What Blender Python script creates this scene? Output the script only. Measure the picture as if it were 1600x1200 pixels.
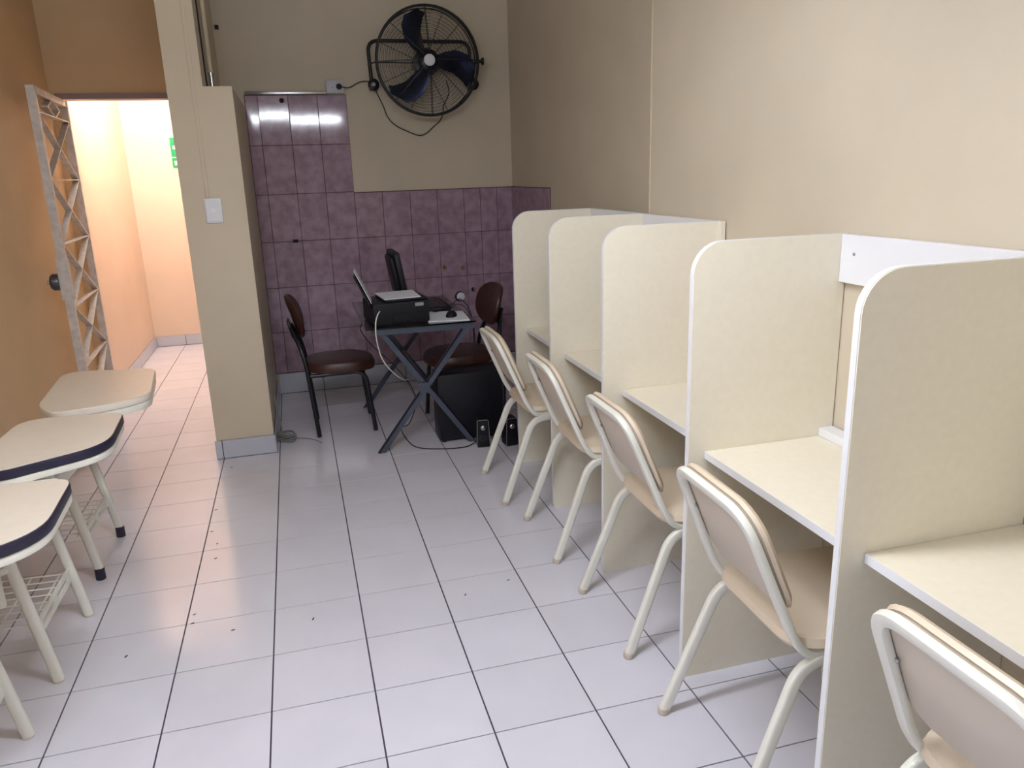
import bpy, bmesh, math, random
from mathutils import Vector, Matrix
random.seed(7)
PI = math.pi
for o in list(bpy.data.objects): bpy.data.objects.remove(o)
scn = bpy.context.scene
COL = scn.collection

# ------------------------------------------------------------------ camera
cam = bpy.data.cameras.new('camera'); co = bpy.data.objects.new('camera', cam); COL.objects.link(co)
yaw, pit, rol = math.radians(15.154), math.radians(-15.486), math.radians(-1.888)
f = Vector((math.sin(yaw)*math.cos(pit), math.cos(yaw)*math.cos(pit), math.sin(pit)))
rt = Vector((math.cos(yaw), -math.sin(yaw), 0)); up = rt.cross(f)
R = rt*math.cos(rol) + up*math.sin(rol); U = up*math.cos(rol) - rt*math.sin(rol)
M = Matrix((R, U, -f)).transposed().to_4x4(); M.translation = Vector((.8057, -2.0432, 1.5003))
co.matrix_world = M
cam.sensor_fit = 'HORIZONTAL'; cam.sensor_width = 36; cam.lens = 36*1202.98/1600
cam.clip_start = .05
scn.camera = co

# ------------------------------------------------------------------ world, exposure
w = bpy.data.worlds.new('world'); scn.world = w; w.use_nodes = True
bg = w.node_tree.nodes['Background']; bg.inputs[0].default_value = (.62, .76, 1, 1); bg.inputs[1].default_value = 2.5
vs = scn.view_settings
vs.view_transform = 'Standard'; vs.look = 'None'; vs.gamma = 1; vs.use_curve_mapping = False; vs.exposure = 0.85
LAMP_ROOM = 74.0       # emission of the room's fluorescent tubes
LAMP_HALL = 120.0       # emission of the corridor tube

# ------------------------------------------------------------------ materials
def lin(c):
    return tuple(((v/255)/12.92 if v/255 <= .04045 else (((v/255)+.055)/1.055)**2.4) for v in c)
def mat(name, rgb, rough=.5, metal=0, noise=0, scale=20, rgb2=None, bump=0, bscale=60, spec=.5, vary=0, coat=0):
    m = bpy.data.materials.new(name); m.use_nodes = True
    nt = m.node_tree; b = nt.nodes['Principled BSDF']
    c = lin(rgb)
    b.inputs['Base Color'].default_value = (*c, 1)
    b.inputs['Roughness'].default_value = rough; b.inputs['Metallic'].default_value = metal
    b.inputs['Specular IOR Level'].default_value = spec
    b.inputs['Coat Weight'].default_value = coat
    tc = nt.nodes.new('ShaderNodeTexCoord')
    last = None
    if noise or rgb2:
        n = nt.nodes.new('ShaderNodeTexNoise'); n.inputs['Scale'].default_value = scale; n.inputs['Detail'].default_value = 6
        geo = nt.nodes.new('ShaderNodeNewGeometry'); nt.links.new(geo.outputs['Position'], n.inputs['Vector'])
        r = nt.nodes.new('ShaderNodeValToRGB')
        c2 = lin(rgb2) if rgb2 else tuple(v*(1-noise) for v in c)
        r.color_ramp.elements[0].position = .35; r.color_ramp.elements[1].position = .65
        r.color_ramp.elements[0].color = (*c2, 1); r.color_ramp.elements[1].color = (*c, 1)
        nt.links.new(n.outputs['Fac'], r.inputs['Fac']); last = r.outputs['Color']
        nt.links.new(last, b.inputs['Base Color'])
    if vary:
        oi = nt.nodes.new('ShaderNodeObjectInfo'); h = nt.nodes.new('ShaderNodeHueSaturation')
        mr = nt.nodes.new('ShaderNodeMapRange'); mr.inputs['To Min'].default_value = 1-vary; mr.inputs['To Max'].default_value = 1+vary
        nt.links.new(oi.outputs['Random'], mr.inputs['Value']); nt.links.new(mr.outputs['Result'], h.inputs['Value'])
        if last: nt.links.new(last, h.inputs['Color'])
        else: h.inputs['Color'].default_value = (*c, 1)
        nt.links.new(h.outputs['Color'], b.inputs['Base Color'])
    if bump:
        n2 = nt.nodes.new('ShaderNodeTexNoise'); n2.inputs['Scale'].default_value = bscale; n2.inputs['Detail'].default_value = 3
        geo2 = nt.nodes.new('ShaderNodeNewGeometry'); nt.links.new(geo2.outputs['Position'], n2.inputs['Vector'])
        bp = nt.nodes.new('ShaderNodeBump'); bp.inputs['Strength'].default_value = bump; bp.inputs['Distance'].default_value = .004
        nt.links.new(n2.outputs['Fac'], bp.inputs['Height']); nt.links.new(bp.outputs['Normal'], b.inputs['Normal'])
    return m
def emit(name, rgb, s):
    m = bpy.data.materials.new(name); m.use_nodes = True; b = m.node_tree.nodes['Principled BSDF']
    b.inputs['Base Color'].default_value = (*rgb, 1); b.inputs['Emission Color'].default_value = (*rgb, 1); b.inputs['Emission Strength'].default_value = s
    return m
m_cream = mat('cream_paint', (210, 197, 174), .6, noise=.05, scale=3, bump=.12, bscale=45, spec=.3)
m_peach = mat('peach_paint', (220, 189, 148), .6, noise=.08, scale=2.5, bump=.12, bscale=45, spec=.3)
m_hall = mat('corridor_paint', (230, 207, 186), .6, noise=.05, scale=2.5, bump=.12, bscale=45, spec=.3)
m_ceil = mat('ceiling_paint', (225, 222, 215), .8)
m_floor = mat('floor_tile_glaze', (224, 222, 231), .16, noise=.04, scale=5, vary=.02, spec=.5, bump=.03, bscale=12)
m_grout = mat('floor_grout', (78, 70, 84), .9, noise=.3, scale=30)
m_wtile = mat('wall_tile_glaze', (172, 147, 162), .075, rgb2=(150, 122, 138), scale=16, vary=.05, spec=.5, bump=.025, bscale=9)
m_wgrout = mat('wall_grout', (84, 62, 70), .9)
m_skirt = mat('skirting_glaze', (196, 198, 208), .3, noise=.04, scale=8, vary=.02)
m_board = mat('carrel_laminate', (236, 228, 208), .42, noise=.03, scale=50, spec=.35)
m_edge = mat('edge_band', (236, 236, 238), .35)
m_white = mat('white_enamel', (236, 234, 222), .28, spec=.5, noise=.04, scale=9)
m_vinyl = mat('beige_vinyl', (224, 206, 182), .38, spec=.5, bump=.1, bscale=300)
m_vback = mat('beige_shell', (212, 199, 182), .5)
m_desk = mat('desk_laminate', (230, 220, 204), .35, noise=.03, scale=30)
m_rubber = mat('navy_edging', (34, 30, 52), .45)
m_black = mat('black_plastic', (19, 19, 26), .5, spec=.3)
m_dark = mat('black_tube', (22, 22, 28), .3)
m_brown = mat('brown_shell', (66, 34, 26), .42, noise=.2, scale=14)
m_steel = mat('blue_grey_steel', (80, 86, 102), .4, metal=.3, noise=.12, scale=12)
m_chrome = mat('metal', (190, 192, 198), .2, metal=1)
m_fan = mat('fan_black', (18, 18, 30), .3)
m_blade = mat('fan_blade', (36, 44, 70), .3, metal=.85)
m_gate = mat('gate_paint', (218, 210, 204), .45, noise=.22, scale=25)
m_lock = mat('lock_metal', (88, 86, 92), .35, metal=.7)
m_plate = mat('white_plastic', (226, 228, 234), .35)
m_box = mat('aged_socket_plastic', (196, 196, 202), .4)
m_grey = mat('grey_plastic', (150, 150, 154), .4)
m_paper = mat('paper', (226, 228, 236), .7)
m_green = mat('sign_green', (10, 150, 84), .5)
m_cord = mat('black_cord', (24, 20, 26), .5)
m_gcord = mat('grey_cord', (128, 126, 124), .6)
m_wcord = mat('white_cord', (214, 208, 200), .5)
m_pipe = mat('painted_pipe', (205, 190, 160), .5)
m_hole = mat('dark_hole', (30, 24, 28), .9)
m_brass = mat('brass_plug', (150, 108, 78), .4, metal=.5)
m_frame = mat('header_trim', (150, 130, 128), .5)
m_tube = emit('lit_tube', (.88, .92, 1.0), LAMP_ROOM)
m_tube2 = emit('lit_corridor_tube', (1.0, .95, .93), LAMP_HALL)
m_glass = bpy.data.materials.new('table_glass'); m_glass.use_nodes = True
_b = m_glass.node_tree.nodes['Principled BSDF']; _b.inputs['Base Color'].default_value = (.55, .62, .66, 1)
_b.inputs['Transmission Weight'].default_value = 1; _b.inputs['Roughness'].default_value = .03; _b.inputs['IOR'].default_value = 1.45

# ------------------------------------------------------------------ helpers
def link(name, me, m, parent=None, smooth=False):
    o = bpy.data.objects.new(name, me); COL.objects.link(o)
    if m and not me.materials: me.materials.append(m)
    if parent: o.parent = parent
    if smooth:
        for p in me.polygons: p.use_smooth = True
    return o
def obj(name, bm, m, parent=None, smooth=False, loc=None):
    bmesh.ops.recalc_face_normals(bm, faces=bm.faces)
    me = bpy.data.meshes.new(name); bm.to_mesh(me); bm.free()
    if smooth:
        try: me.shade_auto_smooth
        except Exception: pass
    o = link(name, me, m, parent)
    if smooth:
        for p in me.polygons: p.use_smooth = True
        try: me.set_sharp_from_angle(angle=math.radians(40))
        except Exception: pass
    if loc: o.location = loc
    return o
def box(bm, a, b, bev=0, seg=2, mtx=None):
    x0, y0, z0 = a; x1, y1, z1 = b
    t = bmesh.new()
    vs_ = [t.verts.new(p) for p in ((x0,y0,z0),(x1,y0,z0),(x1,y1,z0),(x0,y1,z0),(x0,y0,z1),(x1,y0,z1),(x1,y1,z1),(x0,y1,z1))]
    for q in ((3,2,1,0),(4,5,6,7),(0,1,5,4),(1,2,6,5),(2,3,7,6),(3,0,4,7)): t.faces.new([vs_[i] for i in q])
    if bev: bmesh.ops.bevel(t, geom=t.edges[:], offset=bev, segments=seg, affect='EDGES', profile=.5)
    if mtx: bmesh.ops.transform(t, matrix=mtx, verts=t.verts)
    merge(bm, t)
def merge(bm, t):
    me = bpy.data.meshes.new('tmp'); t.to_mesh(me); t.free(); bm.from_mesh(me); bpy.data.meshes.remove(me)
def mkbox(name, a, b, m, parent=None, bev=0, seg=2, mtx=None):
    bm = bmesh.new(); box(bm, a, b, bev, seg, mtx); return obj(name, bm, m, parent, smooth=bev > 0)
def fillet(pts, rad, n=6, closed=False):
    pts = [Vector(p) for p in pts]; out = []; N = len(pts)
    for i, p in enumerate(pts):
        if not closed and i in (0, N-1): out.append(p); continue
        a, c = pts[i-1], pts[(i+1) % N]
        r = rad[i] if isinstance(rad, (list, tuple)) else rad
        d1, d2 = (a-p), (c-p); l = min(r, d1.length*.49, d2.length*.49)
        if r <= 0: out.append(p); continue
        s, e = p+d1.normalized()*l, p+d2.normalized()*l
        for k in range(n+1):
            t = k/n; out.append(s*(1-t)**2 + p*2*t*(1-t) + e*t*t)
    return out
def sweep(bm, pts, w, h=None, hint=(0, 0, 1), n=8, closed=False, sq=2.0, cap=True):
    """tube of width w (across hint) and height h (along hint); superellipse section"""
    h = h or w; pts = [Vector(p) for p in pts]; hint = Vector(hint); rings = []; N = len(pts)
    pv = None
    for i, p in enumerate(pts):
        if closed: t = (pts[(i+1) % N]-pts[i-1])
        else: t = pts[min(i+1, N-1)]-pts[max(i-1, 0)]
        t.normalize()
        side = t.cross(hint)
        if side.length < .15: side = pv if pv else t.orthogonal()
        side = (side - t*side.dot(t)).normalized()
        if pv and side.dot(pv) < 0 and not closed: side = -side
        pv = side; upv = side.cross(t).normalized(); ring = []
        for k in range(n):
            a = 2*PI*(k+.5)/n; ca, sa = math.cos(a), math.sin(a)
            e = 2/sq
            x = math.copysign(abs(ca)**e, ca)*w/2; y = math.copysign(abs(sa)**e, sa)*h/2
            ring.append(bm.verts.new(p+side*x+upv*y))
        rings.append(ring)
    for i in range(N if closed else N-1):
        A, B = rings[i], rings[(i+1) % N]
        for k in range(n): bm.faces.new((A[k], A[(k+1) % n], B[(k+1) % n], B[k]))
    if cap and not closed:
        bm.faces.new(rings[0][::-1]); bm.faces.new(rings[-1])
def tube(name, pts, w, m, parent=None, h=None, hint=(0,0,1), n=8, sq=2.0, closed=False):
    bm = bmesh.new(); sweep(bm, pts, w, h, hint, n, closed, sq); return obj(name, bm, m, parent, smooth=True)
def smoothpath(pts, n=5):
    P = [Vector(p) for p in pts]; out = []
    for i in range(len(P)-1):
        p0, p1, p2, p3 = P[max(i-1, 0)], P[i], P[i+1], P[min(i+2, len(P)-1)]
        for k in range(n):
            t = k/n
            out.append(.5*((2*p1)+(p2-p0)*t+(2*p0-5*p1+4*p2-p3)*t*t+(3*p1-p0-3*p2+p3)*t**3))
    out.append(P[-1]); return out
def lathe(bm, prof, n=24, mtx=None):
    t = bmesh.new(); rings = []
    for r, z in prof:
        rings.append([t.verts.new((r*math.cos(2*PI*k/n), r*math.sin(2*PI*k/n), z)) for k in range(n)] if r > 1e-6 else [t.verts.new((0, 0, z))])
    for A, B in zip(rings, rings[1:]):
        if len(A) == 1 and len(B) == 1: continue
        for k in range(n):
            if len(A) == 1: t.faces.new((A[0], B[k], B[(k+1) % n]))
            elif len(B) == 1: t.faces.new((A[k], A[(k+1) % n], B[0]))
            else: t.faces.new((A[k], A[(k+1) % n], B[(k+1) % n], B[k]))
    for ring, rev in ((rings[0], 1), (rings[-1], 0)):
        if len(ring) > 2: t.faces.new(ring)
    if mtx: bmesh.ops.transform(t, matrix=mtx, verts=t.verts)
    merge(bm, t)
def prism(bm, poly, depth_vec, bev=0):
    t = bmesh.new(); d = Vector(depth_vec)
    a = [t.verts.new(Vector(p)) for p in poly]; b = [t.verts.new(Vector(p)+d) for p in poly]; n = len(poly)
    t.faces.new(a); t.faces.new(b[::-1])
    for i in range(n): t.faces.new((a[i], a[(i+1) % n], b[(i+1) % n], b[i]))
    bmesh.ops.recalc_face_normals(t, faces=t.faces)
    if bev:
        es = [e for e in t.edges if abs((e.verts[0].co-e.verts[1].co).normalized().dot(d.normalized())) < .5]
        bmesh.ops.bevel(t, geom=es, offset=bev, segments=2, affect='EDGES', profile=.5)
    merge(bm, t)
def thing(name, label, cat, loc=(0,0,0), rz=0, group=None):
    o = bpy.data.objects.new(name, None); COL.objects.link(o); o.empty_display_size = .1
    o.location = loc; o.rotation_euler = (0, 0, rz); tag(o, label, cat, group); return o
def tag(o, label, cat, group=None):
    o['label'] = label; o['category'] = cat
    if group: o['group'] = group
    return o
def struct(o): o['kind'] = 'structure'; return o
def dup(root, loc, rz, label, group=None):
    r = root.copy(); COL.objects.link(r); r.location = loc; r.rotation_euler = (0, 0, rz); r['label'] = label
    if group: r['group'] = group
    for ch in list(root.children):
        c = ch.copy(); COL.objects.link(c); c.parent = r
        for g in list(ch.children):
            d = g.copy(); COL.objects.link(d); d.parent = c
    return r
def Rm(ax, deg, piv=(0,0,0)):
    T = Matrix.Translation(Vector(piv)); return T @ Matrix.Rotation(math.radians(deg), 4, ax) @ T.inverted()

# ------------------------------------------------------------------ room shell
XL, XR, XP, YS, YB, YH, YN, ZC = -.556, 2.376, 2.268, 1.03, 3.56, 5.71, -4.2, 2.9
PW = .2855
floor = struct(mkbox('floor', (XL-.1, YN-.1, -.06), (XR+.1, YH+.1, -.0035), m_grout))
cache = {}
def tile_mesh(key, sx, sy, sz, m, bev=.0012):
    if key not in cache:
        bm = bmesh.new(); box(bm, (-sx/2, -sy/2, -sz/2), (sx/2, sy/2, sz/2))
        if bev: bmesh.ops.bevel(bm, geom=[e for e in bm.edges], offset=bev, segments=1, affect='EDGES')
        bmesh.ops.recalc_face_normals(bm, faces=bm.faces)
        me = bpy.data.meshes.new('tile'); bm.to_mesh(me); bm.free(); me.materials.append(m); cache[key] = me
    return cache[key]
rear = bmesh.new()
for j in range(-15, 20):
    for i in range(-2, 8):
        x0, x1, y0, y1 = i*.3, i*.3+.3, j*PW, j*PW+PW
        xlim, xlo = (XR if y0 > YS-.1 else XP), XL
        if y0 >= YB-.12: xlim = .27                # corridor only
        x0, x1 = max(x0, xlo), min(x1, xlim); y0, y1 = max(y0, YN), min(y1, YH)
        if x1-x0 < .02 or y1-y0 < .02: continue
        if j > 8 and x0 > .29 and x1 < .55 and x1 > .3: continue       # under the dividing wall
        gx, gy = .0050, .0040
        if j < -6: box(rear, (x0+gx/2, y0+gy/2, -.008), (x1-gx/2, y1-gy/2, 0)); continue
        sx, sy = x1-x0-gx, y1-y0-gy
        me = tile_mesh(('f', round(sx, 4), round(sy, 4)), sx, sy, .008, m_floor, 0)
        o = link('tile', me, None, floor); o.location = ((x0+x1)/2, (y0+y1)/2, -.004)
        if j == -6 or True: pass
for j in range(20, 21): pass
o = obj('tile_field', rear, m_floor, floor); o['kind'] = 'stuff'

struct(mkbox('ceiling', (XL-.1, YN-.1, ZC), (XR+.1, YH+.1, ZC+.08), m_ceil))
# left wall, with an unseen window added behind the camera for cool fill light
WY0, WY1, WZ0, WZ1 = -3.7, -1.7, .9, 2.25
bm = bmesh.new()
for a, b in (((YN-.1, -.06), (WY0, ZC)), ((WY1, -.06), (YB+.05, ZC)), ((WY0, -.06), (WY1, WZ0)), ((WY0, WZ1), (WY1, ZC))):
    box(bm, (XL-.12, a[0], a[1]), (XL, b[0], b[1]))
struct(obj('wall_left', bm, m_peach))
struct(mkbox('wall_corridor_left', (XL-.12, YB+.05, -.06), (XL, YH+.1, ZC), m_hall))
wf = bmesh.new()
for a, b in (((WY0, WZ0), (WY0+.05, WZ1)), ((WY1-.05, WZ0), (WY1, WZ1)), ((WY0, WZ0), (WY1, WZ0+.05)), ((WY0, WZ1-.05), (WY1, WZ1)), ((-2.72, WZ0), (-2.68, WZ1))):
    box(wf, (XL-.09, a[0], a[1]), (XL-.04, b[0], b[1]))
struct(obj('window_fill', wf, m_plate))
wr = struct(mkbox('wall_right', (XR, YS, -.06), (XR+.12, YB+.1, ZC), m_cream))
mkbox('wall_panel', (XP, YN-.1, -.06), (XR+.12, YS, ZC), m_cream, wr)
mkbox('corner_bead', (XP-.004, YS-.006, .2), (XP+.004, YS+.004, ZC), m_pipe, wr)
mkbox('scuff', (XP-.0006, -.512, 2.0), (XP, -.47, 2.003), m_hole, wr)
struct(mkbox('wall_rear', (XL-.12, YN-.12, -.06), (XR+.12, YN, ZC), m_cream))
# far wall of the room, with the corridor opening left of the dividing wall
bw = bmesh.new()
box(bw, (.5, YB, -.06), (XR+.12, YB+.12, ZC)); box(bw, (.26, YB, -.06), (.5, YB+.12, ZC))
struct(obj('wall_back', bw, m_cream))
hd = struct(mkbox('wall_header', (XL, YB-.01, 2.045), (.26, YB+.12, ZC), m_peach))
mkbox('lintel', (XL+.03, YB-.02, 2.01), (.26, YB+.1, 2.045), m_frame, hd)
mkbox('jamb', (XL, YB-.01, 0), (XL+.05, YB+.1, 2.045), m_peach, hd)
struct(mkbox('wall_corridor_end', (XL-.12, YH, -.06), (.5, YH+.12, ZC), m_hall))
struct(mkbox('wall_corridor_right', (.27, YB+.12, -.06), (.4, YH, ZC), m_hall))
# dividing wall: thick lower part with a ledge, thinner above
bm = bmesh.new()
poly = [(.272, 0), (.578, 0), (.578, 1.952), (.44, 1.952), (.44, ZC), (.272, ZC)]
prism(bm, [(x, 2.294, z) for x, z in poly], (0, YB-2.294, 0))
dw = struct(obj('wall_dividing', bm, m_cream))
mkbox('cable_trunking', (.385, 2.289, 1.413), (.405, 2.296, ZC), m_cream, dw, .002, 1)

# skirting tiles
def skirt(name, runs):
    g = struct(bpy.data.objects.new(name, None)); COL.objects.link(g)
    for (x0, y0, x1, y1, nx, ny, h, cuts) in runs:
        L = math.hypot(x1-x0, y1-y0); ux, uy = (x1-x0)/L, (y1-y0)/L
        cs = [0]+cuts+[L]
        T = Matrix.Translation((x0, y0, 0)) @ Matrix.Rotation(math.atan2(uy, ux), 4, 'Z'); sgn = 1 if (-uy*nx+ux*ny) > 0 else -1
        mkbox('grout_bed', (.001, min(0, sgn*.004), 0), (L-.001, max(0, sgn*.004), h-.001), m_wgrout, g, mtx=T)
        for a, b in zip(cs, cs[1:]):
            s = b-a-.0045
            me = tile_mesh(('s', round(s, 4), h), s, .009, h-.005, m_skirt, .0008)
            t = link('tile', me, None, g); c = (a+b)/2
            t.location = (x0+ux*c+nx*.005, y0+uy*c+ny*.005, h/2+.0015); t.rotation_euler = (0, 0, math.atan2(uy, ux))
    return g
def cuts(L, first, step):
    out = []; a = first
    while a < L-.02: out.append(a); a += step
    return out
skirt('baseboard_dividing', [(.262, 2.294, .588, 2.294, 0, -1, .108, [.038]), (.578, 2.3, .578, YB-.01, 1, 0, .108, cuts(1.2, .28, PW))])
skirt('baseboard_back', [(.592, YB, XR, YB, 0, -1, .15, cuts(XR-.592, .008+.3, .3) if False else cuts(XR-.592, .31, .3))])
skirt('baseboard_corridor', [(XL+.01, YH, .27, YH, 0, -1, .10, cuts(.82, .256, .3)), (XL, YH-.01, XL, YB+.1, 1, 0, .10, cuts(2.0, .27, PW)),
                            (.27, YB+.13, .27, YH-.02, -1, 0, .10, cuts(2.0, .3, PW))])
skirt('baseboard_left', [(XL, YB-.02, XL, -1.2, 1, 0, .10, cuts(4.74, .25, PW))])

# wall tiles (back wall and the stretch round the corner)
zs = [.155, .448, .763, 1.078, 1.394, 1.711, 2.026]
xs = [.58, .66, .852, 1.041, 1.232, 1.424, 1.618, 1.812, 2.006, 2.128, 2.252, 2.374]
wt = struct(bpy.data.objects.new('trim_1', None)); COL.objects.link(wt)
mkbox('grout_bed', (.578, YB-.005, .15), (1.232, YB, 2.028), m_wgrout, wt)
mkbox('grout_bed', (1.232, YB-.005, .15), (XR, YB, 1.39), m_wgrout, wt)
for j in range(6):
    for i in range(11):
        if j >= 4 and i > 3: continue
        x0, x1, z0, z1 = xs[i], xs[i+1], zs[j], zs[j+1]
        if j == 3 and i > 3: z1 = 1.386
        sx, sz = x1-x0-.0032, z1-z0-.0032
        me = tile_mesh(('w', round(sx, 4), round(sz, 4)), sx, .008, sz, m_wtile, .001)
        o = link('tile', me, None, wt); o.location = ((x0+x1)/2, YB-.006, (z0+z1)/2)
        o.rotation_euler = (math.radians(random.uniform(-.25, .25)), 0, math.radians(random.uniform(-.2, .2)))
mkbox('grout_bed', (XR-.005, 2.68, .15), (XR, YB, 1.39), m_wgrout, wt)
for j in range(4):
    ys = [2.682, 2.98, 3.27, YB-.012]
    for k in range(3):
        z1 = zs[j+1] if j < 3 else 1.386; sy, sz = ys[k+1]-ys[k]-.002, z1-zs[j]-.003
        me = tile_mesh(('v', round(sy, 4), round(sz, 4)), .008, sy, sz, m_wtile, .001)
        o = link('tile', me, None, wt); o.location = (XR-.006, (ys[k]+ys[k+1])/2, (zs[j]+z1)/2)

# ------------------------------------------------------------------ lamps (above the frame, seen in the tiles' reflection)
def lamp(loc, L, along, m, label, drop):
    t = thing('ceiling_lamp', label, 'lamp', loc)
    d = (L/2, .07) if along == 'x' else (.07, L/2)
    mkbox('housing', (-d[0]-.02, -d[1], .03), (d[0]+.02, d[1], .08), m_plate, t, .008)
    for s in (-1, 1):
        p = [(-L/2, s*.035, 0), (L/2, s*.035, 0)] if along == 'x' else [(s*.035, -L/2, 0), (s*.035, L/2, 0)]
        tube('tube', p, .028, m, t, n=12)
    if drop > .1:
        for s in (-1, 1):
            q = (s*L*.35, 0) if along == 'x' else (0, s*L*.35)
            tube('rod', [(q[0], q[1], .08), (q[0], q[1], drop)], .01, m_chrome, t)
    return t
lamp((.86, -.70, 2.17), 1.2, 'x', m_tube, 'twin fluorescent strip lamp hanging over the carrel aisle', ZC-2.17)
lamp((-.12, 4.55, 2.76), .9, 'x', m_tube2, 'short fluorescent lamp on the corridor ceiling', .14)

# ------------------------------------------------------------------ study carrels on the right
ZT = 1.305; TH = .021
def panel(parent, y, xf, rl=.012):
    r = .085; X1 = XP-.004; pts = []
    pts.append((xf+rl, y, 0)); pts.append((X1, y, 0)); pts.append((X1, y, ZT))
    for k in range(9):
        a = PI/2+PI/2*k/8; pts.append((xf+r+r*math.cos(a), y, ZT-r+r*math.sin(a)))
    pts.append((xf, y, rl))
    for k in range(1, 3):
        a = PI+PI/2*k/3; pts.append((xf+rl+rl*math.cos(a), y, rl+rl*math.sin(a)))
    bm = bmesh.new(); prism(bm, pts, (0, TH, 0)); p = obj('side_panel', bm, m_board, parent, smooth=True)
    # edge band glued on the front and top edges
    path = [(xf-.0008, y+TH/2, .02), (xf-.0008, y+TH/2, ZT-r)]
    for k in range(1, 9):
        a = PI-PI/2*k/8; path.append((xf+r+(r+.0008)*math.cos(a), y+TH/2, ZT-r+(r+.0008)*math.sin(a)))
    path.append((X1, y+TH/2, ZT+.0008))
    bm = bmesh.new(); sweep(bm, path, .0018, TH+.0006, (0, 1, 0), n=4, sq=2)
    # superellipse n=4 gives a diamond turned 45 degrees = thin rectangle
    obj('edge_band', bm, m_edge, p)
    return p
fronts = [(1.653, 1.838), (1.052, 1.824), (.432, 1.816), (-.229, 1.80), (-.862, 1.80)]
labs = ['cream study carrel at the far end of the row, nearest the fan wall',
        'second cream study carrel from the far wall, behind the second white chair',
        'middle cream study carrel of the five, without a rail above its desk',
        'fourth cream study carrel from the far wall, with white top rail and screw',
        'nearest cream study carrel at the right edge with tan shaded side panel']
for k, (y, xf) in enumerate(fronts):
    t = thing('study_carrel', labs[k], 'desk', (0, 0, 0), 0, 'study carrels along the right wall')
    yn = fronts[k+1][0] if k < 4 else -1.53
    ynear = yn+TH
    org = Vector((xf, y, 0)); t.location = org
    p = panel(t, 0, 0) if False else None
    # build in world coordinates then shift into the carrel's own frame
    def shift(o): o.location = -org; return o
    shift(panel(t, y, xf))
    dx = (1.893, 1.885, 1.888, 1.850, 1.860)[k]
    d = shift(mkbox('desktop', (dx, ynear+.001, .705), (XP-.004, y-.001, .726), m_board, t, .001, 1))
    mkbox('edge_band', (dx-.0015, ynear+.002, .705), (dx-.0001, y-.002, .7262), m_edge, d)
    if k < 4 and k != 2:
        rl = shift(mkbox('back_rail', (XP-.024, ynear+.001, 1.175), (XP-.006, y-.001, ZT+.001), m_edge, t, .001, 1))
        bm = bmesh.new(); lathe(bm, [(.0045, 0), (.0045, .002), (0, .003)], 10, Matrix.Translation((XP-.024, y-.055, 1.255)) @ Matrix.Rotation(-PI/2, 4, 'Y'))
        obj('screw', bm, m_grey, rl)
    elif k == 2:
        bm = bmesh.new(); box(bm, (XP-.024, y-.03, 1.175), (XP-.006, y-.001, ZT+.001), .001, 1)
        shift(obj('rail_stub', bm, m_board, t))
    if k == 3: 
        shift(mkbox('cleat', (XP-.05, ynear+.001, .7265), (XP-.006, y-.001, .752), m_edge, t, .001, 1))
# closing panel of the run, outside the frame
t = thing('study_carrel_end', 'cream end panel closing the carrel row beyond the frame', 'panel', (1.80, -1.53, 0))
o = panel(t, -1.53, 1.80); o.location = (-1.80, 1.53, 0)

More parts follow.
